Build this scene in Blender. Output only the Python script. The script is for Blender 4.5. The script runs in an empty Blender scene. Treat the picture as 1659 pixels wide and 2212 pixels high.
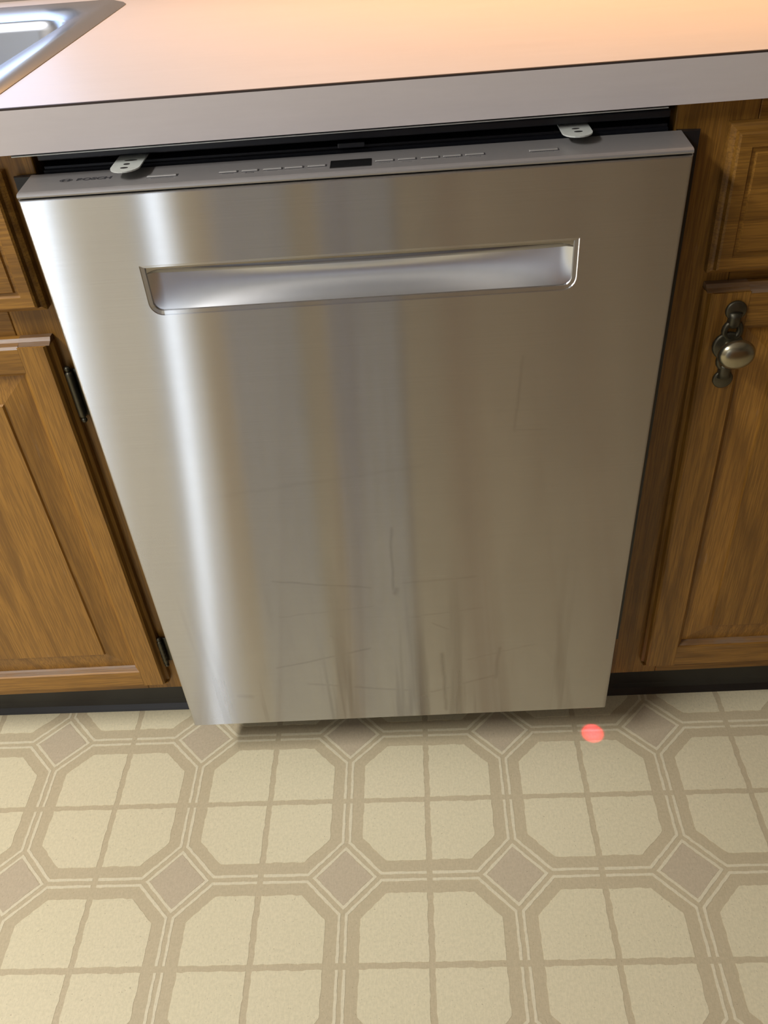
import bpy, bmesh, math, random
from mathutils import Vector, Matrix
random.seed(7)
PI = math.pi
SC = bpy.context.scene
COL = SC.collection

# ------------------------------------------------------------------ camera
cam_d = bpy.data.cameras.new('camera')
cam = bpy.data.objects.new('camera', cam_d); COL.objects.link(cam)
cam.location = (0.04129, -0.76296, 1.09471)
cam.rotation_euler = (0.880714, 0.0648256, -0.00527582)
cam_d.sensor_fit = 'VERTICAL'; cam_d.sensor_height = 24.0
cam_d.lens = 1843.67 / 2212 * 24.0
cam_d.clip_start = 0.01
SC.camera = cam

# ------------------------------------------------------------------ light
SC.view_settings.view_transform = 'Standard'
SC.view_settings.look = 'None'
SC.view_settings.exposure = 0.0
SC.view_settings.gamma = 1.0
SC.view_settings.use_curve_mapping = False
W = bpy.data.worlds.new('world'); SC.world = W; W.use_nodes = True
bg = W.node_tree.nodes['Background']
bg.inputs[0].default_value = (0.62, 0.76, 1.0, 1); bg.inputs[1].default_value = 1.0

def area(name, loc, target, sx, sy, power, color, spread=PI):
    d = bpy.data.lights.new(name, 'AREA'); d.shape = 'RECTANGLE'; d.size = sx; d.size_y = sy
    d.energy = power; d.color = color; d.spread = spread
    o = bpy.data.objects.new(name, d); COL.objects.link(o); o.location = loc
    o.rotation_euler = (Vector(target) - Vector(loc)).to_track_quat('-Z', 'Y').to_euler()
    return o
# lights in the unseen window added behind the camera for the door's bright streaks
area('streak_light_wide', (-1.37, -2.58, 1.25), (-1.37, 0, 1.25), 0.14, 1.9, 4.6, (0.80, 0.89, 1.0))
area('streak_light_slim', (-0.885, -2.58, 1.25), (-0.885, 0, 1.25), 0.045, 1.9, 2.1, (0.82, 0.90, 1.0))
# daylight outside the window over the sink
area('daylight_sink', (-0.85, 0.79, 1.47), (-0.85, -1, 1.40), 0.86, 1.0, 6.5, (0.46, 0.62, 1.0))
# ceiling lamp of the kitchen
area('ceiling_lamp_light', (-1.50, -0.85, 2.34), (-1.50, -0.85, 0), 0.26, 1.1, 64, (1.0, 0.96, 0.93))
# warm tube under the wall cupboard on the right
area('undercupboard_tube', (0.40, 0.42, 1.34), (0.38, 0.32, 0.9), 1.3, 0.08, 6.3, (1.0, 0.50, 0.17))

# ------------------------------------------------------------------ helpers
def thing(name, label, cat, loc=(0, 0, 0), group=None):
    o = bpy.data.objects.new(name, None); COL.objects.link(o); o.location = loc
    o.empty_display_size = 0.05
    o['label'] = label; o['category'] = cat
    if group: o['group'] = group
    return o
def root_loc(p):
    while p.parent: p = p.parent
    return p.location.copy()
def obj(name, bm, m, parent=None, smooth=False, loc=None, label=None):
    """bm holds world coordinates; they are made local to the thing's base"""
    off = Vector((0, 0, 0))
    if parent is not None: off = root_loc(parent)
    elif loc is not None: off = Vector(loc)
    if off.length: bmesh.ops.translate(bm, verts=bm.verts, vec=-off)
    bmesh.ops.recalc_face_normals(bm, faces=bm.faces)
    me = bpy.data.meshes.new(name); bm.to_mesh(me); bm.free()
    ms = m if isinstance(m, (list, tuple)) else [m]
    for k in ms: me.materials.append(k)
    if smooth:
        for p in me.polygons: p.use_smooth = True
    o = bpy.data.objects.new(name, me); COL.objects.link(o)
    if parent is not None: o.parent = parent
    elif loc is not None: o.location = loc
    if label: o['label'] = label
    return o
def struct(name, bm, m, parent=None, smooth=False):
    o = obj(name, bm, m, parent, smooth)
    if parent is None: o['kind'] = 'structure'
    return o
def tag(o, label, cat, group=None):
    o['label'] = label; o['category'] = cat
    if group: o['group'] = group
    return o
def box(bm, x0, x1, y0, y1, z0, z1, bev=0.0, seg=2, mi=0):
    vs = [bm.verts.new((x, y, z)) for x in (x0, x1) for y in (y0, y1) for z in (z0, z1)]
    F = [(0, 1, 3, 2), (4, 6, 7, 5), (0, 4, 5, 1), (2, 3, 7, 6), (0, 2, 6, 4), (1, 5, 7, 3)]
    fs = [bm.faces.new([vs[i] for i in f]) for f in F]
    for f in fs: f.material_index = mi
    if bev > 0:
        es = list({e for f in fs for e in f.edges})
        bmesh.ops.bevel(bm, geom=es, offset=bev, segments=seg, profile=0.5, affect='EDGES')
    return bm
def nb(): return bmesh.new()
def bx(*a, **k): return box(nb(), *a, **k)
def prism(bm, pts, axis, a, b, mi=0):
    """polygon pts (2D) extruded along axis ('x','y','z') from a to b"""
    def P(p, t):
        return {'x': (t, p[0], p[1]), 'y': (p[0], t, p[1]), 'z': (p[0], p[1], t)}[axis]
    A = [bm.verts.new(P(p, a)) for p in pts]; B = [bm.verts.new(P(p, b)) for p in pts]
    fs = [bm.faces.new(A), bm.faces.new(B[::-1])]
    n = len(pts)
    for i in range(n): fs.append(bm.faces.new((A[i], A[(i + 1) % n], B[(i + 1) % n], B[i])))
    for f in fs: f.material_index = mi
    return fs
def tube(bm, pts, r, n=10, closed=False):
    rings = []
    N = len(pts)
    for i, p in enumerate(pts):
        p = Vector(p)
        a = Vector(pts[(i - 1) % N]) if (closed or i > 0) else p
        b = Vector(pts[(i + 1) % N]) if (closed or i < N - 1) else p
        t = (b - a).normalized()
        up = Vector((0, 1, 0)) if abs(t.y) < 0.9 else Vector((1, 0, 0))
        u = t.cross(up).normalized(); v = t.cross(u).normalized()
        rr = r[i] if isinstance(r, (list, tuple)) else r
        rings.append([bm.verts.new(p + (u * math.cos(2 * PI * k / n) + v * math.sin(2 * PI * k / n)) * rr) for k in range(n)])
    M = N if closed else N - 1
    for i in range(M):
        A, B = rings[i], rings[(i + 1) % N]
        for k in range(n): bm.faces.new((A[k], A[(k + 1) % n], B[(k + 1) % n], B[k]))
    if not closed:
        bm.faces.new(rings[0]); bm.faces.new(rings[-1][::-1])
def lathe_y(bm, cx, cz, prof, n=28, sx=1.0, sz=1.0):
    """prof: list of (radius, y); revolved about an axis along y through (cx, cz)"""
    rings = []
    for r, y in prof:
        if r < 1e-6: rings.append([bm.verts.new((cx, y, cz))])
        else: rings.append([bm.verts.new((cx + sx * r * math.cos(2 * PI * k / n), y, cz + sz * r * math.sin(2 * PI * k / n))) for k in range(n)])
    for A, B in zip(rings, rings[1:]):
        for k in range(n):
            k2 = (k + 1) % n
            if len(A) == 1: bm.faces.new((A[0], B[k], B[k2]))
            elif len(B) == 1: bm.faces.new((A[k], A[k2], B[0]))
            else: bm.faces.new((A[k], A[k2], B[k2], B[k]))
def arc(cx, cy, r, a0, a1, n):
    return [(cx + r * math.cos(a0 + (a1 - a0) * i / n), cy + r * math.sin(a0 + (a1 - a0) * i / n)) for i in range(n + 1)]

# ------------------------------------------------------------------ materials
class NT:
    def __init__(s, name):
        s.m = bpy.data.materials.new(name); s.m.use_nodes = True
        s.t = s.m.node_tree; s.t.nodes.clear()
        s.out = s.n('ShaderNodeOutputMaterial'); s.b = s.n('ShaderNodeBsdfPrincipled')
        s.l(s.b.outputs[0], s.out.inputs[0])
    def n(s, typ, **k):
        x = s.t.nodes.new(typ)
        for a, v in k.items(): setattr(x, a, v)
        return x
    def l(s, a, b): s.t.links.new(a, b)
    def put(s, sock, v):
        if hasattr(v, 'is_linked') or hasattr(v, 'links'): s.l(v, sock)
        else: sock.default_value = v
    def math(s, op, a, b=0.0, c=None, clamp=False):
        x = s.n('ShaderNodeMath', operation=op, use_clamp=clamp)
        s.put(x.inputs[0], a); s.put(x.inputs[1], b)
        if c is not None: s.put(x.inputs[2], c)
        return x.outputs[0]
    def coord(s, scale=(1, 1, 1), rand=False, rot=(0, 0, 0)):
        tc = s.n('ShaderNodeTexCoord'); mp = s.n('ShaderNodeMapping')
        mp.inputs['Scale'].default_value = scale; mp.inputs['Rotation'].default_value = rot
        src = tc.outputs['Object']
        if rand:
            oi = s.n('ShaderNodeObjectInfo'); va = s.n('ShaderNodeVectorMath', operation='SCALE')
            co = s.n('ShaderNodeCombineXYZ')
            for k in range(3): s.l(oi.outputs['Random'], co.inputs[k])
            s.l(co.outputs[0], va.inputs[0]); va.inputs['Scale'].default_value = 7.3
            ad = s.n('ShaderNodeVectorMath', operation='ADD'); s.l(src, ad.inputs[0]); s.l(va.outputs[0], ad.inputs[1]); src = ad.outputs[0]
        s.l(src, mp.inputs[0]); return mp.outputs[0]
    def noise(s, vec, scale, detail=2, rough=0.5, dist=0.0):
        x = s.n('ShaderNodeTexNoise'); s.l(vec, x.inputs['Vector'])
        x.inputs['Scale'].default_value = scale; x.inputs['Detail'].default_value = detail
        x.inputs['Roughness'].default_value = rough; x.inputs['Distortion'].default_value = dist
        return x.outputs['Fac']
    def ramp(s, fac, stops):
        x = s.n('ShaderNodeValToRGB'); s.put(x.inputs[0], fac)
        e = x.color_ramp.elements
        while len(e) < len(stops): e.new(0.5)
        for i, (p, c) in enumerate(stops):
            e[i].position = p; e[i].color = (c, c, c, 1) if isinstance(c, (int, float)) else (*c, 1)
        return x.outputs[0]
    def mix(s, fac, a, b, mode='MIX'):
        x = s.n('ShaderNodeMix', data_type='RGBA', blend_type=mode)
        s.put(x.inputs[0], fac)
        for sock, v in ((x.inputs[6], a), (x.inputs[7], b)):
            if isinstance(v, tuple): sock.default_value = (*v, 1)[:4]
            else: s.l(v, sock)
        return x.outputs[2]
    def bump(s, h, strength=0.2, dist=0.001):
        x = s.n('ShaderNodeBump'); x.inputs['Strength'].default_value = strength; x.inputs['Distance'].default_value = dist
        s.l(h, x.inputs['Height']); s.l(x.outputs[0], s.b.inputs['Normal'])
    def set(s, **k):
        for a, v in k.items():
            sock = s.b.inputs[a.replace('_', ' ')]
            if isinstance(v, tuple): sock.default_value = (*v, 1)[:4]
            elif isinstance(v, (int, float)): sock.default_value = v
            else: s.l(v, sock)
        return s

def plain(name, c, rough=0.5, metal=0.0, var=0.06, scale=30, spec=0.5):
    t = NT(name); f = t.noise(t.coord(), scale, 3)
    c2 = tuple(min(1, v * (1 - var)) for v in c); c3 = tuple(min(1, v * (1 + var)) for v in c)
    t.set(Base_Color=t.mix(f, c2, c3), Roughness=rough, Metallic=metal, Specular_IOR_Level=spec)
    return t.m

def oak(name, horizontal=False, worn=0.0, dark=1.0):
    t = NT(name)
    s = (1, 1, .1) if not horizontal else (.1, 1, 1)
    co = t.coord(s, rand=True)
    warp = t.noise(co, 5.0, 3, .5, .3)
    # growth rings: bands cut through a warped field give cathedrals
    ring = t.math('FRACT', t.math('MULTIPLY', warp, 15.0))
    ringc = t.ramp(ring, [(0, 0.22), (.3, .75), (.8, 1.0), (1.0, 0.22)])
    s2 = (150, 150, 5) if not horizontal else (5, 150, 150)
    pores = t.noise(t.coord(s2, rand=True), 4.0, 2, .6)
    porec = t.ramp(pores, [(.42, 0.0), (.58, 1.0)])
    blot = t.noise(co, 2.0, 2)
    base = t.mix(ringc, (.175 * dark, .078 * dark, .010 * dark), (.43 * dark, .215 * dark, .038 * dark))
    base = t.mix(t.math('MULTIPLY', t.math('SUBTRACT', 1.0, porec), .5), base, (.085 * dark, .036 * dark, .008 * dark))
    base = t.mix(t.math('MULTIPLY', blot, .45), base, (.33 * dark, .16 * dark, .027 * dark))
    # worn finish: pale chips
    s3 = (40, 40, 6) if not horizontal else (6, 40, 40)
    ch = t.noise(t.coord(s3, rand=True), 2.2, 4, .7)
    chips = t.ramp(ch, [(.66 - .22 * worn, 0.0), (.74 - .16 * worn, 1.0)])
    base = t.mix(t.math('MULTIPLY', chips, .3 + .45 * worn), base, (.30, .21, .13))
    if worn > .5: base = t.mix(.45, base, (.155, .112, .088))
    t.set(Base_Color=base, Roughness=.42, Specular_IOR_Level=.45, Coat_Weight=.05, Coat_Roughness=.3)
    t.bump(porec, .12, .0006)
    return t.m
OAK_V = oak('oak_vertical_grain'); OAK_H = oak('oak_horizontal_grain', True)
OAK_VD = oak('oak_vertical_darker', dark=.84); OAK_HD = oak('oak_horizontal_darker', True, dark=.84)  # same oak with all its colours multiplied darker
WORN_H = oak('oak_worn_edge', True, worn=1.0); WORN_V = oak('oak_scuffed_bevel', worn=.12)

def steel():
    t = NT('brushed_stainless'); tc = t.n('ShaderNodeTexCoord'); sp = t.n('ShaderNodeSeparateXYZ')
    t.l(tc.outputs['Object'], sp.inputs[0]); X, Z = sp.outputs[0], sp.outputs[2]
    brush = t.noise(t.coord((9, 1, 1500)), 1.0, 2, .6)
    smear = t.noise(t.coord((7, 1, 2.0)), 1.5, 4, .6, .4)
    drips = t.noise(t.coord((38, 1, 1.6)), 1.0, 3, .6)
    low = t.math('MULTIPLY', t.ramp(Z, [(0.0, 1.0), (.42, 0.0)]), 1.0)
    dm = t.math('MULTIPLY', t.ramp(drips, [(.54, 0.0), (.68, 1.0)]), low)
    # marks with a shape of their own: dried drips and swipe scuffs (x, z pairs in metres, half width, strength)
    marks = [(.067, .215, .070, .095, .0035, .5), (.143, .22, .139, .16, .003, .35), (.0105, .44, .008, .34, .0022, .45),
             (.012, .34, .010, .333, .004, .5), (.158, .66, .152, .57, .002, .35), (.150, .572, .185, .570, .0012, .3),
             (-.14, .365, -.02, .345, .0018, .35), (.02, .35, .11, .355, .0018, .30), (-.16, .20, -.03, .232, .0018, .4),
             (-.12, .165, .05, .135, .0022, .35), (.05, .135, .14, .165, .0022, .32), (.02, .287, .12, .300, .0016, .3),
             (-.14, .30, -.02, .312, .0014, .25), (.055, .275, .075, .262, .0016, .4), (-.20, .50, .05, .53, .003, .16),
             (-.22, .145, -.205, .142, .005, .4), (-.08, .26, -.07, .252, .0013, .4), (.10, .20, .19, .225, .0016, .22)]
    tot = None
    wob = t.math('MULTIPLY', t.math('SUBTRACT', t.noise(t.coord((30, 1, 30)), 1.0, 2), .5), .006)
    for (x0, z0, x1, z1, w, st) in marks:
        dx, dz = x1 - x0, z1 - z0; L2 = dx * dx + dz * dz
        px = t.math('SUBTRACT', t.math('ADD', X, wob), x0); pz = t.math('SUBTRACT', t.math('ADD', Z, wob), z0)
        h = t.math('DIVIDE', t.math('ADD', t.math('MULTIPLY', px, dx), t.math('MULTIPLY', pz, dz)), L2, clamp=True)
        ex = t.math('SUBTRACT', px, t.math('MULTIPLY', h, dx)); ez = t.math('SUBTRACT', pz, t.math('MULTIPLY', h, dz))
        d = t.math('SQRT', t.math('ADD', t.math('MULTIPLY', ex, ex), t.math('MULTIPLY', ez, ez)))
        k = t.math('MULTIPLY', t.math('SUBTRACT', 1.0, t.math('DIVIDE', d, w * 1.3), clamp=True), st * .5)
        tot = k if tot is None else t.math('MAXIMUM', tot, k)
    dirt = t.math('MAXIMUM', tot, t.math('MULTIPLY', dm, .45))
    base = t.mix(brush, (.60, .605, .61), (.69, .695, .70))
    base = t.mix(t.math('MULTIPLY', smear, .25), base, (.50, .48, .45))
    base = t.mix(dirt, base, (.33, .30, .26))
    r = t.math('ADD', .225, t.math('MULTIPLY', smear, .05)); r = t.math('ADD', r, t.math('MULTIPLY', dirt, .08))
    gl = t.n('ShaderNodeBsdfAnisotropic'); gl.distribution = 'BECKMANN'; t.l(base, gl.inputs['Color'])
    t.l(r, gl.inputs['Roughness']); gl.inputs['Anisotropy'].default_value = .885; t.l(gl.outputs[0], t.out.inputs[0])
    cb = t.n('ShaderNodeCombineXYZ'); cb.inputs[0].default_value = 1.0
    t.l(cb.outputs[0], gl.inputs['Tangent'])
    pass
    return t.m
STEEL = steel()
SATIN = plain('satin_handle_metal', (.84, .88, .92), .38, 1.0, .03, 60)
CHROME = plain('polished_handle_strip', (.28, .26, .24), .14, 1.0, .02, 40)
EDGE = plain('steel_edge', (.62, .62, .63), .25, 1.0, .04, 80)
FASCIA = plain('silver_plastic', (.36, .35, .345), .38, .55, .03, 200)
BUTTON = plain('button_silver', (.50, .50, .49), .3, .6, .03, 200)
BLACKP = plain('black_plastic', (.012, .014, .018), .32, 0, .2, 60)
HOUSE = plain('dark_housing', (.009, .010, .014), .36, 0, .2, 40)
GLASSB = plain('display_window', (.012, .012, .012), .12, 0, .1, 40)
INK = plain('printed_ink', (.045, .045, .05), .5, 0, .05, 40)
INKL = plain('grey_ink', (.13, .13, .13), .5, 0, .05, 40)
RUBBER = plain('black_vinyl_base', (.018, .017, .016), .42, 0, .25, 12)
BRASS = plain('antique_brass_plate', (.105, .098, .070), .42, .85, .25, 120)
KNOBM = plain('antique_brass_knob', (.36, .33, .23), .27, .95, .2, 90)
GALV = plain('galvanised_steel', (.66, .70, .66), .5, .35, .12, 160)
HOLE = plain('dark_screw_hole', (.012, .010, .010), .7)
SINKM = plain('sink_stainless', (.58, .63, .70), .24, 1.0, .05, 20)
WALLP = plain('tan_wall_paint', (.30, .265, .225), .8, 0, .03, 3)
CEILP = plain('ceiling_paint', (.66, .64, .60), .9, 0, .02, 3)
WHITEP = plain('white_painted_wood', (.72, .72, .70), .5, 0, .03, 8)
STANDIN_CLOTH = plain('blue_grey_standin_cloth', (.15, .22, .44), .85, 0, .15, 20)
DARKW = plain('added_dark_door_wood', (.075, .045, .028), .5, 0, .25, 5)
PBOARD = plain('particle_board', (.30, .22, .14), .9, 0, .3, 300)

def laminate():
    t = NT('beige_laminate')
    g = t.noise(t.coord((5, 60, 60)), 2.0, 4, .6)
    f = t.noise(t.coord((40, 400, 400)), 1.0, 2)
    c = t.mix(g, (.63, .59, .58), (.69, .645, .635)); c = t.mix(t.math('MULTIPLY', f, .25), c, (.57, .53, .52))
    r = t.math('ADD', .36, t.math('MULTIPLY', g, .1))
    t.set(Base_Color=c, Roughness=r, Specular_IOR_Level=.5)
    t.bump(f, .04, .0003); return t.m
LAM = laminate()
SEAM = plain('dark_laminate_seam', (.045, .03, .025), .6)

def vinyl(name, c, c2, speck=1.0):
    t = NT(name); co = t.coord(rand=False)
    g = t.n('ShaderNodeNewGeometry'); mp = t.n('ShaderNodeMapping'); t.l(g.outputs['Position'], mp.inputs[0]); co = mp.outputs[0]
    big = t.noise(co, 7, 3); fine = t.noise(co, 260, 3, .7); sp = t.noise(co, 420, 2, .6); sp2 = t.noise(co, 150, 2, .5)
    mp2 = t.n('ShaderNodeMapping'); t.l(g.outputs['Position'], mp2.inputs[0]); mp2.inputs['Scale'].default_value = (600, 130, 1)
    weave = t.noise(mp2.outputs[0], 1.0, 2)
    col = t.mix(big, c, c2)
    col = t.mix(t.math('MULTIPLY', t.ramp(fine, [(.35, 1.0), (.6, 0.0)]), .42), col, tuple(v * .78 for v in c))
    col = t.mix(t.math('MULTIPLY', t.ramp(weave, [(.35, 1.0), (.65, 0.0)]), .30), col, tuple(v * .80 for v in c))
    m = t.math('MULTIPLY', t.ramp(sp, [(.66, 0.0), (.72, 1.0)]), t.ramp(sp2, [(.45, 0.0), (.6, 1.0)]))
    col = t.mix(t.math('MULTIPLY', m, .6 * speck), col, (.20, .15, .085))
    t.set(Base_Color=col, Roughness=.48, Specular_IOR_Level=.35)
    t.bump(t.math('ADD', fine, weave), .15, .0004); return t.m
V_BAND = vinyl('vinyl_taupe_band', (.585, .51, .33), (.625, .535, .365))
V_TILE = vinyl('vinyl_cream_tile', (.765, .71, .48), (.81, .73, .515))
V_LINE = vinyl('vinyl_cream_line', (.77, .71, .50), (.80, .73, .535), .3)
V_DIAM = vinyl('vinyl_rose_diamond', (.575, .495, .345), (.61, .52, .375))

# ------------------------------------------------------------------ room shell
X0, X1, Y0, Y1, ZC = -2.3, 2.3, -2.5, 0.66, 2.44
floor = struct('floor', bx(X0 - .1, X1 + .1, Y0 - .1, Y1 + .1, -.05, 0), V_BAND)
S, GX, GY, PHI = .226637, -.528804, .038949, -.0162242
cp, sn = math.cos(PHI), math.sin(PHI)
def gp(i, j): x, y = i * S, -j * S; return (GX + x * cp - y * sn, GY + x * sn + y * cp)
def jitter_loop(pts, step=.006, amp=.0010):
    out = []
    n = len(pts)
    for k in range(n):
        a, b = Vector(pts[k]), Vector(pts[(k + 1) % n]); L = (b - a).length; m = max(1, int(L / step))
        nrm = Vector(((b - a).y, -(b - a).x)).normalized()
        for q in range(m):
            p = a.lerp(b, q / m)
            if q: p = p + nrm * random.uniform(-amp, amp)
            out.append((p.x, p.y))
    return out
ZT = .0003
def slab(bm, pts, z=ZT, jit=True, step=.006, amp=.0009):
    pts = jitter_loop(pts, step, amp) if jit else pts
    T = [bm.verts.new((p[0], p[1], z)) for p in pts]; B = [bm.verts.new((p[0], p[1], .00002)) for p in pts]
    f = bm.faces.new(T)
    for k in range(len(pts)): bm.faces.new((T[k], B[k], B[(k + 1) % len(pts)], T[(k + 1) % len(pts)]))
    return f
c_, m_, D_ = .100, .017, .346     # cream inset, half cross line, diamond cut (units of S)
def quarter():   # lower-left quarter of an octagon cell, cell-local in units of S from the corner (0,0)
    return [(c_, D_ - c_), (D_ - c_, c_), (.5 - m_, c_), (.5 - m_, .5 - m_), (c_, .5 - m_)]
def strip(w0=.0125, w1=.029):
    d0, d1 = .209 + w0 * 1.414, .209 + w1 * 1.414
    return [(w0, .5 - m_), (w0, d0 - w0), (d0 - w0, w0), (.5 - m_, w0), (.5 - m_, w1), (d1 - w1, w1), (w1, d1 - w1), (w1, .5 - m_)]
def cellpts(pts, fx, fy):
    r = [((1 - x) if fx else x, (1 - y) if fy else y) for x, y in pts]
    return r if fx == fy else r[::-1]
def loc2w(pts, mi, mj): return [gp(mi + x, mj + y) for x, y in pts]
# shared meshes: 4 quarter tiles, 4 inlay strips, 1 diamond, 1 diamond outline
def mk(name, builder, m):
    bm = nb(); builder(bm); bmesh.ops.recalc_face_normals(bm, faces=bm.faces)
    me = bpy.data.meshes.new(name); bm.to_mesh(me); bm.free(); me.materials.append(m); return me
def l2(pts): return [(x * S, -y * S) for x, y in pts]
q_me, s_me = [], []
for fx in (0, 1):
    for fy in (0, 1):
        q_me.append(mk('tile', lambda bm: slab(bm, l2(cellpts(quarter(), fx, fy))), V_TILE))
        s_me.append(mk('inlay_strip', lambda bm: slab(bm, l2(cellpts(strip(), fx, fy)), amp=.00055), V_LINE))
def dia(r): return [(r, 0), (0, r), (-r, 0), (0, -r)]
d_me = mk('diamond_tile', lambda bm: slab(bm, l2(dia(.209 - .044))), V_DIAM)
def dring(bm):
    for k in range(4):
        o, i = dia(.209 - .0125 * 1.414), dia(.209 - .029 * 1.414)
        slab(bm, l2([o[k], o[(k + 1) % 4], i[(k + 1) % 4], i[k]]), amp=.00055)
r_me = mk('diamond_outline', dring, V_LINE)
def place(me, i, j, name):
    o = bpy.data.objects.new(name, me); COL.objects.link(o); o.parent = floor
    x, y = gp(i, j); o.location = (x, y, 0); o.rotation_euler = (0, 0, PHI)
for i in range(-2, 7):
    for j in range(-1, 3):
        for k in range(4):
            place(q_me[k], i, j, 'tile'); place(s_me[k], i, j, 'inlay_strip')
for i in range(-2, 8):
    for j in range(0, 4):
        place(d_me, i, j, 'diamond_tile'); place(r_me, i, j, 'diamond_outline')
# the rest of the sheet, behind the camera, joined
def rest(kind, m):
    bm = nb()
    for i in range(-7, 12):
        for j in range(-1, 10):
            if kind in ('t', 's') and not (-2 <= i < 7 and j < 3):
                for fx in (0, 1):
                    for fy in (0, 1):
                        src = quarter() if kind == 't' else strip()
                        slab(bm, loc2w(cellpts(src, fx, fy), i, j), jit=False)
            if kind in ('d', 'r') and not (-2 <= i < 8 and 0 <= j < 4):
                if kind == 'd': slab(bm, [gp(i + a, j + b) for a, b in dia(.165)], jit=False)
                else:
                    o, q = dia(.209 - .0177), dia(.209 - .041)
                    for k in range(4):
                        slab(bm, [gp(i + a, j + b) for a, b in (o[k], o[(k + 1) % 4], q[(k + 1) % 4], q[k])], jit=False)
    return bm
for kind, m, nm in (('t', V_TILE, 'far_tiles'), ('s', V_LINE, 'far_inlay_strips'), ('d', V_DIAM, 'far_diamonds'), ('r', V_LINE, 'far_diamond_outlines')):
    o = obj(nm, rest(kind, m), m, floor); o['kind'] = 'stuff'

def wall_with_holes(x0, x1, y0, y1, holes):
    """wall in the x direction with rectangular openings (xa, xb, za, zb)"""
    bm = nb(); xs = sorted({x0, x1, *[h[0] for h in holes], *[h[1] for h in holes]})
    for a, b in zip(xs, xs[1:]):
        hs = [h for h in holes if h[0] <= a and h[1] >= b]
        if not hs: box(bm, a, b, y0, y1, 0, ZC)
        else:
            h = hs[0]
            if h[2] > 0: box(bm, a, b, y0, y1, 0, h[2])
            box(bm, a, b, y0, y1, h[3], ZC)
    return bm
struct('wall_back', wall_with_holes(X0, X1, Y1, Y1 + .1, [(-1.30, -.42, 0.97, 1.98)]), WALLP)
struct('wall_front', wall_with_holes(X0, X1, Y0 - .1, Y0, [(-1.55, -.84, .25, 2.22)]), WALLP)
struct('wall_left', bx(X0 - .1, X0, Y0 - .1, Y1 + .1, 0, ZC), WALLP)
struct('wall_right', bx(X1, X1 + .1, Y0 - .1, Y1 + .1, 0, ZC), WALLP)
struct('ceiling', bx(X0 - .1, X1 + .1, Y0 - .1, Y1 + .1, ZC, ZC + .08), CEILP)
bm = nb()   # window over the sink
for a in ((-1.30, -1.255, 0.97, 1.98), (-.465, -.42, 0.97, 1.98), (-.88, -.84, 0.97, 1.98), (-1.30, -.42, 0.97, 1.01), (-1.30, -.42, 1.94, 1.98)):
    box(bm, a[0], a[1], Y1 + .02, Y1 + .06, a[2], a[3])
struct('window_1', bm, WHITEP)
bm = nb()   # unseen window added, its panes shaped to the streaks on the steel door
for a in ((-1.55, -1.47, .25, 2.22), (-1.27, -.96, .25, 2.22), (-.855, -.84, .25, 2.22), (-1.55, -.84, .25, .30), (-1.55, -.84, 2.16, 2.22)):
    box(bm, a[0], a[1], Y0 - .07, Y0 - .02, a[2], a[3])
struct('streak_window', bm, WHITEP)
op = thing('base_cabinet', 'unseen dark oak cabinet run added opposite to darken the dishwasher reflection', 'cabinet', (.6, -1.5, 0))  # unseen run, added so the steel door reflects something dark
obj('carcass', bx(-.45, 1.75, -1.80, -1.20, .09, .872, bev=.002), OAK_VD, op)
obj('toe_kick', bx(-.43, 1.73, -1.78, -1.25, .001, .0899), RUBBER, op)
obj('worktop', bx(-.48, 1.78, -1.83, -1.16, .873, .912, bev=.002), LAM, op)
for k in range(4):
    x = -.42 + k * .54
    dd = obj('door', bx(x, x + .51, -1.1998, -1.18, .13, .66, bev=.004), OAK_VD, op)
    obj('door_panel', bx(x + .06, x + .45, -1.1798, -1.174, .19, .60, bev=.003), OAK_VD, dd)
    obj('drawer_front', bx(x, x + .51, -1.1998, -1.18, .69, .84, bev=.004), OAK_HD, op)
def jeans_standin(x0, x1, label):  # unseen cloth added for the blue bands reflected in the door
    bm = nb(); n = 24; A = []
    for k in range(n + 1):
        x = x0 + (x1 - x0) * k / n; y = -1.150 + .006 * math.sin(k * 1.3)
        A.append([bm.verts.new(p) for p in ((x, y, .12), (x, y, .90), (x, y + .004, .921), (x, -1.22, .921), (x, -1.22, .9135), (x, y - .006, .9135), (x, y - .005, .12))])
    for a, b in zip(A, A[1:]):
        for q in range(7): bm.faces.new((a[q], b[q], b[(q + 1) % 7], a[(q + 1) % 7]))
    bm.faces.new(A[0]); bm.faces.new(A[-1][::-1])
    tag(obj('jeans_standin', bm, STANDIN_CLOTH, loc=(x0, -1.15, .12)), label, 'jeans_standin')
jeans_standin(-.38, -.21, 'blue-grey cloth stand-in for jeans legs reflected in the dishwasher door, left one')
jeans_standin(-.14, .03, 'blue-grey cloth stand-in for jeans legs reflected in the dishwasher door, right one')
struct('added_dark_door', bx(.95, 1.85, Y0, Y0 + .05, 0.002, 2.1, bev=.004), DARKW)  # unseen dark slab added to darken the right side of the reflection

# ------------------------------------------------------------------ countertop and sink
BEV = .0015
SK = [(-.333, .09), (-.3165, .563)]
ct = thing('countertop', 'long beige laminate countertop with a plain square front edge above the dishwasher', 'countertop', (0, .05, .875))
def yf(x): return .0434 + (x - .03) * .0196
L, Rr = -1.9, 1.6
def ylim(x): return yf(x)
bm = nb()
cut = (-.98, -.355, .125, .50)       # sink cut-out
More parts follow.
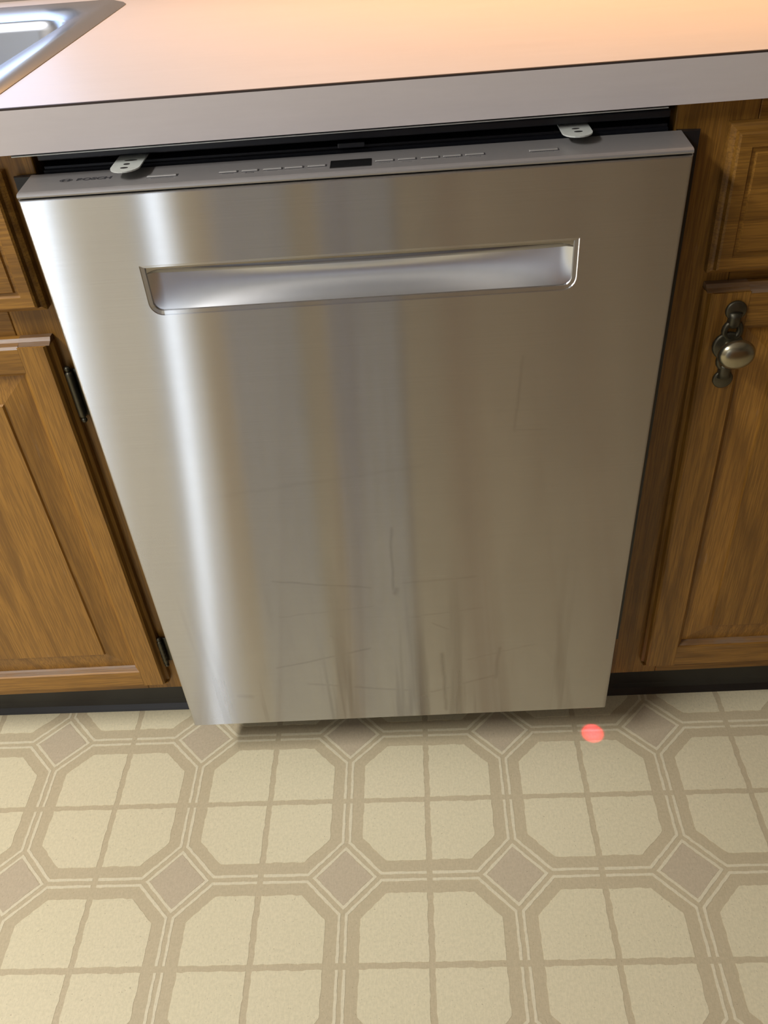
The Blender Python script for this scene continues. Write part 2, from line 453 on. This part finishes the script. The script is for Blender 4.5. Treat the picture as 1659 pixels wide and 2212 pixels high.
# top made as strips around the cut-out
def topbox(xa, xb, ya, yb):
    z0, z1 = .876, .914
    P = [(xa, ya(xa)), (xb, ya(xb)), (xb, yb(xb)), (xa, yb(xa))]
    prism(bm, P, 'z', z0, z1)
front = lambda x: ylim(x) + .0025
for xa, xb in ((L, -.98), (-.98, -.355), (-.355, Rr)):
    if xa == -.98:
        topbox(xa, xb, front, lambda x: .125); topbox(xa, xb, lambda x: .50, lambda x: Y1 - .002)
    else: topbox(xa, xb, front, lambda x: Y1 - .002)
obj('top_sheet', bm, LAM, ct)
bm = nb(); prism(bm, [(L, ylim(L)), (Rr, ylim(Rr)), (Rr, ylim(Rr) + .0012), (L, ylim(L) + .0012)], 'z', .875, .9121)
obj('front_edge_strip', bm, LAM, ct)
bm = nb(); prism(bm, [(L, ylim(L) + .0001), (Rr, ylim(Rr) + .0001), (Rr, ylim(Rr) + .0024), (L, ylim(L) + .0024)], 'z', .9122, .9139)
obj('edge_seam', bm, SEAM, ct, label='thin dark seam line along the front edge')
def under(y0, y1, z0, z1):
    bm = nb(); prism(bm, [(-.307, yf(-.307) + y0), (.285, yf(.285) + y0), (.285, yf(.285) + y1), (-.307, yf(-.307) + y1)], 'z', z0, z1); return bm
obj('underside_strip', under(.002, .006, .8724, .8733), GALV, ct, label='thin bright metal strip under the front edge')
obj('underside_batten', under(.003, .009, .8734, .8765), BLACKP, ct)

def rrect(x0, x1, y0, y1, r, n=6):
    return (arc(x1 - r, y1 - r, r, 0, PI / 2, n) + arc(x0 + r, y1 - r, r, PI / 2, PI, n) + arc(x0 + r, y0 + r, r, PI, 1.5 * PI, n) + arc(x1 - r, y0 + r, r, 1.5 * PI, 2 * PI, n))
def shearx(p): return (p[0] + (p[1] - .09) * .0235 * (1 if p[0] > -.7 else 0), p[1])
sink = thing('kitchen_sink', 'stainless steel drop-in kitchen sink set in the beige countertop at upper left', 'sink', (-.66, .33, .914))
bm = nb()
loops = [(rrect(-1.02, -.3205, .07, .572, .022), .9145), (rrect(-1.018, -.3225, .072, .570, .021), .9165),
         (rrect(-1.008, -.3325, .083, .560, .018), .9205), (rrect(-1.004, -.3360, .087, .556, .018), .9210),
         (rrect(-.972, -.3535, .125, .446, .050), .9205), (rrect(-.969, -.3565, .128, .443, .048), .9185), (rrect(-.965, -.3605, .132, .439, .045), .908),
         (rrect(-.955, -.371, .143, .429, .045), .80), (rrect(-.94, -.386, .158, .415, .04), .765), (rrect(-.90, -.43, .20, .37, .03), .752)]
rings = [[bm.verts.new((*shearx(p), z)) for p in lp] for lp, z in loops]
for A, B in zip(rings, rings[1:]):
    for k in range(len(A)): bm.faces.new((A[k], A[(k + 1) % len(A)], B[(k + 1) % len(A)], B[k]))
bm.faces.new(rings[-1])
sb = obj('rim_and_bowl', bm, SINKM, sink, smooth=True)
bm = nb(); lathe_y(bm, 0, 0, [(0, 0), (.04, 0), (.045, .003), (.042, .004), (.036, .002), (0, .0015)], 24)
for v in bm.verts: v.co = Vector((v.co.x - .66, .29 + v.co.z, .7525 + v.co.y))
obj('drain', bm, EDGE, sink, smooth=True)

# under-cupboard tube fitting and ceiling lamp housing that carry the lights
fx = thing('undercupboard_lamp', 'slim warm tube lamp above the right part of the counter', 'lamp', (.55, .55, 1.36))
obj('housing', bx(-.27, 1.07, .38, Y1 - .002, 1.37, 1.40, bev=.003), WHITEP, fx)
cl = thing('ceiling_lamp', 'long flush ceiling lamp over the kitchen floor', 'lamp', (-1.5, -.85, 2.44))
obj('housing', bx(-1.70, -1.30, -1.45, -.25, 2.37, 2.438, bev=.004), WHITEP, cl)

# ------------------------------------------------------------------ cabinets
FY = .065          # face frame front
DF = .046          # door front
def shear_right(bm):
    for v in bm.verts: v.co.x += (.69 - v.co.z) * .0145
def ident(bm): pass
def raised_front(parent, name, x0, x1, z0, z1, w, xf, dark, flat=False, worn_top=False, wear=False):
    """door: centre panel mesh with children stile/rail. x0..x1, z0..z1 are the front-face limits; edges flare back to the frame"""
    V, H = (OAK_VD, OAK_HD) if dark else (OAK_V, OAK_H)
    e = .006                       # flare of the outer edge towards the frame
    yb, yf_, ym = FY - .0004, DF, DF + .006
    if flat:                       # drawer front: slab with moulded edge
        bm = nb()
        loops = [(-e, yb), (-e, FY - .009), (-e * .55, FY - .011), (-e * .2, ym + .001), (0, yf_ + .0015), (.002, yf_)]
        rings = []
        for d, y in loops:
            rings.append([bm.verts.new(p) for p in ((x0 + d, y, z0 + d), (x1 - d, y, z0 + d), (x1 - d, y, z1 - d), (x0 + d, y, z1 - d))])
        for A, B in zip(rings, rings[1:]):
            for k in range(4): bm.faces.new((A[k], A[(k + 1) % 4], B[(k + 1) % 4], B[k]))
        # shallow groove line then field
        for d, y in ((.013, yf_), (.0145, yf_ + .0022), (.0175, yf_ + .0022), (.019, yf_ + .0002)):
            R2 = [bm.verts.new(p) for p in ((x0 + d, y, z0 + d), (x1 - d, y, z0 + d), (x1 - d, y, z1 - d), (x0 + d, y, z1 - d))]
            for k in range(4): bm.faces.new((rings[-1][k], rings[-1][(k + 1) % 4], R2[(k + 1) % 4], R2[k]))
            rings.append(R2)
        bm.faces.new(rings[-1]); bm.faces.new(rings[0][::-1])
        xf(bm); return obj(name, bm, H, parent)
    # raised centre panel
    f = .034                       # bevel width of the field
    bm = nb(); xi0, xi1, zi0, zi1 = x0 + w, x1 - w, z0 + w, z1 - w
    lp = [(-.006, ym + .009), (-.006, ym + .0035), (f - .0015, ym - .0025), (f, yf_ + .0008)]
    rings = []
    for d, y in lp:
        rings.append([bm.verts.new(p) for p in ((xi0 + d, y, zi0 + d), (xi1 - d, y, zi0 + d), (xi1 - d, y, zi1 - d), (xi0 + d, y, zi1 - d))])
    for q, (A, B) in enumerate(zip(rings, rings[1:])):
        for k in range(4):
            fc = bm.faces.new((A[k], A[(k + 1) % 4], B[(k + 1) % 4], B[k]))
            if q == 1: fc.material_index = 1
    bm.faces.new(rings[-1]); bm.faces.new(rings[0][::-1])
    xf(bm); door = obj(name, bm, [V, WORN_V if wear else V], parent)
    # frame members: profile swept straight; ends butt (stiles run full height)
    def member(nm, horiz, a0, a1, lo, hi, outer_low, m):
        # lo..hi across, a0..a1 along; outer side flares
        prof = []
        o, i = (lo, hi) if outer_low else (hi, lo)
        sgn = 1 if outer_low else -1
        prof = [(o - sgn * e, yb), (o - sgn * e, FY - .008), (o - sgn * e * .45, FY - .011), (o - sgn * .001, yf_ + .0025), (o + sgn * .0015, yf_),
                (i - sgn * .007, yf_), (i - sgn * .0055, yf_ + .0018), (i - sgn * .0015, ym - .0005), (i, ym + .0035), (i, yb)]
        bm = nb()
        if horiz:
            A = [bm.verts.new((a0, y, c)) for c, y in prof]; B = [bm.verts.new((a1, y, c)) for c, y in prof]
        else:
            A = [bm.verts.new((c, y, a0)) for c, y in prof]; B = [bm.verts.new((c, y, a1)) for c, y in prof]
        n = len(prof); bm.faces.new(A); bm.faces.new(B[::-1])
        for k in range(n):
            fc = bm.faces.new((A[k], A[(k + 1) % n], B[(k + 1) % n], B[k]))
            if horiz and ((not outer_low and k in (1, 2, 3)) or (outer_low and k in (6, 7))): fc.material_index = 1
        xf(bm); return obj(nm, bm, m, door)
    member('stile', False, z0, z1, x0, x0 + w, True, [V, V]); member('stile', False, z0, z1, x1 - w, x1, False, [V, V])
    hm = [H, WORN_H]
    member('rail', True, x0 + w - .0072, x1 - w + .0072, z0, z0 + w, True, hm)
    member('rail', True, x0 + w - .0072, x1 - w + .0072, z1 - w, z1, False, hm)
    # end caps of the stiles flare like the rails
    for xa, xb in ((x0 - e * .8, x0 + w - .0072), (x1 - w + .0072, x1 + e * .8)):
        for zz, sg in ((z1, 1), (z0, -1)):
            bm = nb()
            P = [(yb, zz), (yb, zz + sg * e), (FY - .008, zz + sg * e), (FY - .011, zz + sg * e * .45), (yf_ + .0025, zz + sg * .0005), (yf_ + .0025, zz)]
            prism(bm, P, 'x', xa, xb, mi=1 if sg > 0 else 0)
            xf(bm); obj('end_moulding', bm, [V, WORN_H], door)
    return door

def cabinet(label, loc, sgn, dark, xf, zb):
    V, H = (OAK_VD, OAK_HD) if dark else (OAK_V, OAK_H)
    c = thing('base_cabinet', label, 'cabinet', loc)
    def B(*a, **k):
        if sgn < 0: a = (-a[1], -a[0], *a[2:])
        return bx(*a, **k)
    # x measured outward from the dishwasher opening
    def part(name, bm, m, lab=None): xf(bm); return obj(name, bm, m, c, label=lab)
    st = .30
    part('frame_stile', B(st, st + .075, FY, FY + .02, zb, .8745, bev=.0008, seg=1), V)
    part('frame_stile', B(st + .50, st + .545, FY, FY + .02, zb, .8745, bev=.0008, seg=1), V)
    part('frame_rail', B(st + .0755, st + .4995, FY, FY + .02, .845, .8745, bev=.0008, seg=1), H)
    part('frame_rail', B(st + .0755, st + .4995, FY, FY + .02, .675, .735, bev=.0008, seg=1), H)
    part('frame_rail', B(st + .0755, st + .4995, FY, FY + .02, zb, zb + .045, bev=.0008, seg=1), H)
    part('side_panel', B(st + .004, st + .018, FY + .0205, Y1 - .004, .1, .874), V)
    part('side_panel', B(st + .527, st + .541, FY + .0205, Y1 - .004, .1, .874), V)
    part('bottom_panel', B(st + .019, st + .526, FY + .0205, Y1 - .004, .1, .115), H)
    return c, part, B
# left
cl_, part, B = cabinet('golden oak base cabinet left of the dishwasher, two dark hinges on its door', (-.57, .3, 0), -1, False, ident, .0925)
raised_front(cl_, 'drawer_front', -.78, -.3345, .7225, .850, 0, ident, False, flat=True)
dl = raised_front(cl_, 'door', -.72, -.3415, .1225, .679, .0365, ident, False, worn_top=True, wear=True)
def hinge(parent, x, y, z, h, rings):
    bm = nb()
    box(bm, x - .002, x + .012, FY - .0025, FY - .0002, z - h / 2, z + h / 2, bev=.0006, seg=1)
    pts, rs = [], []
    n = 25
    for k in range(n):
        t = k / (n - 1); pts.append((x, y, z - h / 2 + h * t))
        rr = .0042
        if k in (0, n - 1): rr = .0022
        if rings and k % 4 == 2: rr = .0034
        rs.append(rr)
    tube(bm, pts, rs, 12)
    for zz in (z - h / 2 - .003, z + h / 2 + .003):
        bmesh.ops.create_uvsphere(bm, u_segments=10, v_segments=6, radius=.0035, matrix=Matrix.Translation((x, y, zz)))
    obj('hinge', bm, BRASS, parent, smooth=True, label='dark antique brass butt hinge')
hinge(cl_, -.3305, .0575, .612, .060, False)
hinge(cl_, -.3325, .0575, .180, .048, True)
# right
cr_, part, B = cabinet('golden oak base cabinet right of the dishwasher, round brass knob on its door', (.57, .3, 0), 1, True, shear_right, .078)
raised_front(cr_, 'drawer_front', .354, .78, .7165, .848, 0, shear_right, True, flat=True)
dr = raised_front(cr_, 'door', .355, .72, .1130, .692, .0455, shear_right, True, wear=True)
# toe kicks: vinyl cove base
def kick(c, x0, x1, y0, y1, zt):
    prof = [(.009, zt), (.002, zt), (.002, .020), (.0005, .010), (-.004, .004), (-.006, .0008), (.009, .0008)]
    bm = nb(); n = len(prof)
    A = [bm.verts.new((x0, y0 + a, z)) for a, z in prof]; Bv = [bm.verts.new((x1, y1 + a, z)) for a, z in prof]
    bm.faces.new(A); bm.faces.new(Bv[::-1])
    for k in range(n): bm.faces.new((A[k], A[(k + 1) % n], Bv[(k + 1) % n], Bv[k]))
    obj('toe_kick', bm, RUBBER, c, label='black vinyl toe kick along the floor')
kick(cl_, -.842, -.304, .1085, .0995, .0925)
kick(cr_, .312, .85, .0895, .0865, .078)

# knob with pierced backplate, on the right door
kx, kz, py = .3808, .633, DF - .0002
pull = nb()
def disc(bm, cx, cz, r, y0, y1, n=24, sz=1.0):
    lathe_y(bm, cx, cz, [(0, y1), (r * .98, y1), (r, y1 - .0006), (r, y0 + .001), (r * .86, y0), (0, y0 - .0003)], n, 1.0, sz)
disc(pull, kx, kz + .040, .0108, py - .0035, py)
disc(pull, kx, kz - .041, .0108, py - .0035, py)
def ribbon(bm, pts, w, y0, y1):
    for a, b in zip(pts, pts[1:]):
        a, b = Vector((a[0], 0, a[1])), Vector((b[0], 0, b[1]))
    tube(bm, [(p[0], (y0 + y1) / 2, p[1]) for p in pts], w, 8)
for s in (1, -1):       # neck and the two crossing scroll straps above and below the knob
    tube(pull, [(kx, py - .0005, kz + s * .038), (kx, py - .0005, kz + s * .031), (kx, py - .0005, kz + s * .026), (kx, py - .0005, kz + s * .022)], [.0078, .0066, .0072, .0062], 14)
    tube(pull, [(kx + .0082 * math.cos(a * PI / 8), py - .0018, kz + s * .0178 + .0092 * math.sin(a * PI / 8)) for a in range(16)], .0034, 8, closed=True)
disc(pull, kx - .002, kz, .0160, py - .0045, py - .0003)
shear_right(pull)
obj('backplate', pull, BRASS, dr, smooth=True, label='dark pierced antique brass backplate')
bm = nb()
prof = [(0.0075, py - .003), (.0062, py - .009), (.0058, py - .014), (.0085, py - .0165), (.0140, py - .0185), (.0172, py - .0215), (.0176, py - .0240), (.0160, py - .0275), (.0125, py - .0305), (.0075, py - .0325), (0, py - .0332)]
lathe_y(bm, kx + .0005, kz + .001, prof, 32, 1.10, .95)
shear_right(bm)
obj('knob', bm, KNOBM, dr, smooth=True, label='oval antique brass knob with a worn shiny face')

# ------------------------------------------------------------------ dishwasher
dw = thing('dishwasher', 'stainless steel dishwasher with a recessed pocket handle between two oak cabinets', 'dishwasher', (0, .3, 0))
HW = .2975; ZTOP = .8462; ZBOT = .0822
# pocket outline (top corners square, bottom corners rounded)
hx, hz1, hz0, hr = .2050, .7793, .7285, .013
def outline(d, n=6):
    r = max(.002, hr - d)
    a = arc(hx - d - r, hz0 + d + r, r, 0, -PI / 2, n)          # bottom right
    b = arc(-hx + d + r, hz0 + d + r, r, -PI / 2, -PI, n)       # bottom left
    return [(-hx + d, hz1 - d * .6), (hx - d, hz1 - d * .6)] + a + b
bm = nb()
def loop(pts, y): return [bm.verts.new((x, y, z)) for x, z in pts]
def edges(vs): return [bm.edges.new((vs[k], vs[(k + 1) % len(vs)])) for k in range(len(vs))]
eb = .0028
outer = loop([(-HW + eb, ZBOT + .001), (HW - eb, ZBOT + .001), (HW - eb, ZTOP - .0016), (-HW + eb, ZTOP - .0016)], 0)
inner = loop(outline(0), 0)
eo, ei = edges(outer), edges(inner)
bmesh.ops.triangle_fill(bm, edges=eo + ei, use_beauty=True)
# rolled outer edge
prev = outer
for a in (22, 45, 68, 90):
    r = math.radians(a); dx, dy = eb * math.sin(r), eb * (1 - math.cos(r))
    tz = .0016 * math.sin(r); bz = .001 * math.sin(r)
    ring = loop([(-HW + eb - dx, ZBOT + .001 - bz), (HW - eb + dx, ZBOT + .001 - bz), (HW - eb + dx, ZTOP - .0016 + tz), (-HW + eb - dx, ZTOP - .0016 + tz)], dy)
    for k in range(4): bm.faces.new((prev[k], prev[(k + 1) % 4], ring[(k + 1) % 4], ring[k]))
    prev = ring
ring = loop([(-HW, ZBOT), (HW, ZBOT), (HW, ZTOP), (-HW, ZTOP)], .030)
for k in range(4): bm.faces.new((prev[k], prev[(k + 1) % 4], ring[(k + 1) % 4], ring[k]))
# pressed rim going into the pocket
prev = inner
for d, y in ((.0008, .0006), (.0042, .0012), (.0050, .0024)):
    r2 = loop(outline(d), y)
    for k in range(len(prev)): bm.faces.new((prev[k], prev[(k + 1) % len(prev)], r2[(k + 1) % len(prev)], r2[k]))
    prev = r2
panel = obj('front_panel', bm, STEEL, dw)

# pocket: polished strip on top that dips in the middle, satin scoop below it
def pocket():
    NX = 64
    d = .0040
    xl, xr = -hx + d, hx - d
    zt, zb = hz1 - d * .6, hz0 + d
    strip_b, sc = nb(), nb()
    R = []
    for i in range(NX + 1):
        u = -1 + 2 * i / NX; x = xl + (xr - xl) * i / NX
        b = 1 - abs(u) ** 2.6
        drop = .0070 + .0088 * b ** .8
        dep = .0040 + .0150 * b ** .9
        R.append((x, u, drop, dep))
    def ek(u): return 1 - (1 - min(1, (1 - abs(u)) * (xr - xl) / 2 / .006)) ** 2
    rows = []
    NV = 8
    for v in range(NV + 1):
        t = v / NV; rows.append([strip_b.verts.new((x, .0027 + dep * (t ** 1.7) * ek(u), zt - drop * t)) for x, u, drop, dep in R])
    for A, B in zip(rows, rows[1:]):
        for i in range(NX): strip_b.faces.new((A[i], A[i + 1], B[i + 1], B[i]))
    rows = []; NV = 20
    for v in range(NV + 1):
        t = v / NV; row = []
        for x, u, drop, dep in R:
            z0 = zt - drop; z = z0 + (zb - z0) * t
            prof = (1 - t) ** .9 * (1 + .55 * t * (1 - u * u))
            y = .0027 + dep * prof + .012 * (1 - u * u) * math.sin(PI * t) * .45
            e = (1 - abs(u)) * (xr - xl) / 2
            k = min(1, e / .006); y = .0027 + (y - .0027) * (1 - (1 - k) ** 2)
            row.append(sc.verts.new((x, y, z)))
        rows.append(row)
    for A, B in zip(rows, rows[1:]):
        for i in range(NX): sc.faces.new((A[i], A[i + 1], B[i + 1], B[i]))
    obj('handle_strip', strip_b, CHROME, dw, smooth=True, label='polished dark strip along the top of the pocket handle')
    obj('handle_scoop', sc, SATIN, dw, smooth=True, label='satin silver concave scoop of the pocket handle')
pocket()

obj('door_core', bx(-HW + .002, HW - .002, .0305, .0535, ZBOT + .002, ZTOP, bev=.001, seg=1), BLACKP, dw)
# fascia cap with rounded front edge
prof = [(.0535, .8472), (.0022, .8472), (.0008, .8479), (.0003, .8492), (.0008, .8505), (.0022, .8514), (.0050, .8519), (.0535, .8519)]
bm = nb(); n = len(prof)
A = [bm.verts.new((-HW + .0003, y, z)) for y, z in prof]; Bv = [bm.verts.new((HW - .0003, y, z)) for y, z in prof]
bm.faces.new(A); bm.faces.new(Bv[::-1])
for k in range(n): bm.faces.new((A[k], A[(k + 1) % n], Bv[(k + 1) % n], Bv[k]))
# corners taper inward to the back
for v in bm.verts:
    if v.co.y > .05: v.co.x *= 1.010
fa = obj('control_fascia', bm, FASCIA, dw, label='silver control strip on the top edge of the door')
TZ = .8519
def button(x0, x1, y, w=.0042):
    bm = nb(); box(bm, x0, x1, y - w / 2, y + w / 2, TZ - .0004, TZ + .0011, bev=.0005, seg=1)
    obj('button', bm, BUTTON, fa)
    bm = nb(); box(bm, x1 + .0002, x1 + .0009, y - w / 2, y + w / 2 + .001, TZ - .0003, TZ + .0003)
    box(bm, x0 - .0002, x1 + .0009, y - w / 2 - .0008, y - w / 2 - .0001, TZ - .0003, TZ + .0002)
    obj('button_dark_edge', bm, INK, fa)  # dark line along the button's right and front sides
button(-.1845, -.1573, .0245); button(.1586, .1839, .0236)
bs = [(-.1186, -.1022), (-.0980, -.0835), (-.0787, -.0619), (-.0592, -.0430), (-.0386, -.0225), (.0220, .0382), (.0423, .0580), (.0626, .0786), (.0826, .0985), (.1022, .1189)]
for k, (a, b) in enumerate(bs): button(a, b, .0225 + (.0022 if k > 4 else 0), .0036)
bm = nb(); box(bm, -.0186, .0186, .0135, .0330, TZ - .0004, TZ + .0006, bev=.0003, seg=1)
obj('display', bm, GLASSB, fa, label='black rectangular display window')
def text_mesh(s, size, bold=0.0, sx=1.0):
    cu = bpy.data.curves.new('lettering', 'FONT'); cu.body = s; cu.size = size; cu.offset = bold; cu.align_x = 'CENTER'; cu.align_y = 'CENTER'; cu.extrude = .00012
    o = bpy.data.objects.new('lettering', cu); COL.objects.link(o)
    dg = bpy.context.evaluated_depsgraph_get(); me = bpy.data.meshes.new_from_object(o.evaluated_get(dg))
    bpy.data.objects.remove(o); bm = nb(); bm.from_mesh(me); bpy.data.meshes.remove(me)
    xs = [v.co.x for v in bm.verts]; w = max(xs) - min(xs); c = (max(xs) + min(xs)) / 2
    ys = [v.co.y for v in bm.verts]; cy = (max(ys) + min(ys)) / 2
    for v in bm.verts: v.co.x -= c; v.co.y -= cy
    return bm, w, max(ys) - min(ys)
def lettering(s, cx, cy, width, height, bold, m, name):
    bm, w, h = text_mesh(s, .01, bold)
    for v in bm.verts:
        v.co.x = v.co.x * width / w + cx; v.co.y = v.co.y * height / h + cy; v.co.z = TZ + .0001 + max(0, v.co.z)
    return obj(name, bm, m, fa)
lettering('BOSCH', -.2345, .0305, .0320, .0066, .0004, INK, 'lettering')
# round emblem with armature bars beside the lettering
bm = nb(); ex, ey = -.2605, .0305
def flatring(bm, cx, cy, r0, r1, n=28):
    a = [bm.verts.new((cx + r1 * math.cos(2 * PI * k / n), cy + .62 * r1 * math.sin(2 * PI * k / n), TZ + .0002)) for k in range(n)]
    b = [bm.verts.new((cx + r0 * math.cos(2 * PI * k / n), cy + .62 * r0 * math.sin(2 * PI * k / n), TZ + .0002)) for k in range(n)]
    for k in range(n): bm.faces.new((a[k], a[(k + 1) % n], b[(k + 1) % n], b[k]))
flatring(bm, ex, ey, .0050, .0060)
for s in (1, -1):
    pts = [(ex + s * .0018, ey - .0028), (ex + s * .0018, ey + .0028), (ex + s * .0032, ey + .0024), (ex + s * .0040, ey + .0010), (ex + s * .0040, ey - .0010), (ex + s * .0032, ey - .0024)]
    bm.faces.new([bm.verts.new((x, y, TZ + .0002)) for x, y in pts])
bm.faces.new([bm.verts.new((ex + x, ey + y, TZ + .00021)) for x, y in ((-.0018, -.0006), (.0018, -.0006), (.0018, .0006), (-.0018, .0006))])
obj('emblem', bm, INK, fa)
lettering('Auto', -.0905, .0178, .0085, .0022, 0, INK, 'lettering')
for (x, y, w) in ((-.170, .0195, .020), (-.110, .0185, .010), (-.070, .0190, .009), (-.051, .0195, .009), (-.030, .0198, .010), (.030, .0196, .010), (.0500, .0185, .009), (.0705, .0205, .011), (.0905, .0210, .012), (.1105, .0192, .010), (.170, .0195, .018)):
    bm = nb(); k = x - w / 2
    while k < x + w / 2:
        q = random.uniform(.0005, .0013); box(bm, k, k + q, y - .0006, y + .0006, TZ - .0001, TZ + .0002); k += q + .0005
    obj('caption_mark', bm, INKL, fa)
# black flanges either side of the door back, and tub front
for s in (-1, 1):
    bm = nb()
    pts = [(s * .2990, .0545), (s * .3185, .0560), (s * .3200, .0605), (s * .2990, .0640)]
    prism(bm, pts, 'z', .164, .8500); obj('side_gasket', bm, BLACKP, dw, label='black rubber gasket strip at the side of the door')
bm = nb()
steps = [(.0545, .843), (.0545, .8475), (.0600, .8490), (.0600, .8530), (.0640, .8535), (.0640, .8555), (.110, .8560), (.110, .800), (.0600, .800)]
prism(bm, steps, 'x', -.2900, .2900); obj('tub_front', bm, HOUSE, dw, label='black ribbed top edge of the tub behind the door')
bm = nb(); box(bm, -.292, .290, .0585, .110, .8622, .8690, bev=.0012)
obj('upper_rail', bm, HOUSE, dw, label='glossy black rail under the countertop')
bm = nb(); box(bm, -.296, .2955, .112, .118, .79, .8745); obj('back_shield', bm, HOUSE, dw)
bm = nb(); box(bm, -.0125, .0125, .0560, .0645, .8556, .8600, bev=.0008); obj('latch', bm, BLACKP, dw, label='black door latch in the middle of the tub edge')
obj('tub_body', bx(-.290, .290, .119, .60, .03, .85, bev=.004), BLACKP, dw)
obj('lower_kick_panel', bx(-.297, .297, .100, .112, .0015, .12, bev=.002), BLACKP, dw)
obj('floor_beam_lens', bx(.284, .295, .0115, .0205, ZBOT - .0012, ZBOT + .003, bev=.0008), GLASSB, dw)
# mounting brackets
def bracket(cx, y0, zt, holes):
    w = .0135
    pts = [(cx + w, .108), (cx + w, y0 + .012)] + arc(cx + .0, y0 + .0125, w, 0, -PI, 10)[1:-1] + [(cx - w, y0 + .012), (cx - w, .108)]
    bm = nb(); prism(bm, pts, 'z', zt - .0012, zt)
    b = obj('mounting_bracket', bm, GALV, dw, label='pale galvanised steel mounting tab with dark holes')
    bm = nb()
    for hxx, hy, hw, hl in holes:
        P = [(cx + hxx + hw * math.cos(a * PI / 8), hy + hl * math.sin(a * PI / 8)) for a in range(16)]
        prism(bm, P, 'z', zt - .0002, zt + .0002)
    obj('screw_hole', bm, HOLE, b)
bracket(-.2035, .0172, .8605, [(.001, .0480, .0060, .0016), (-.0005, .0375, .0030, .0022), (-.0005, .0270, .0036, .0020)])
bracket(.2035, .0282, .8605, [(.0, .0500, .0035, .0016), (.0010, .0410, .0038, .0020)])
# red status beam thrown on the floor from under the door
d = bpy.data.lights.new('status_beam', 'SPOT'); d.energy = 1.5; d.color = (1.0, .02, .05); d.spot_size = math.radians(26); d.spot_blend = 1.0; d.shadow_soft_size = .002
o = bpy.data.objects.new('status_beam', d); COL.objects.link(o); o.location = (.2895, .0158, ZBOT - .0025)
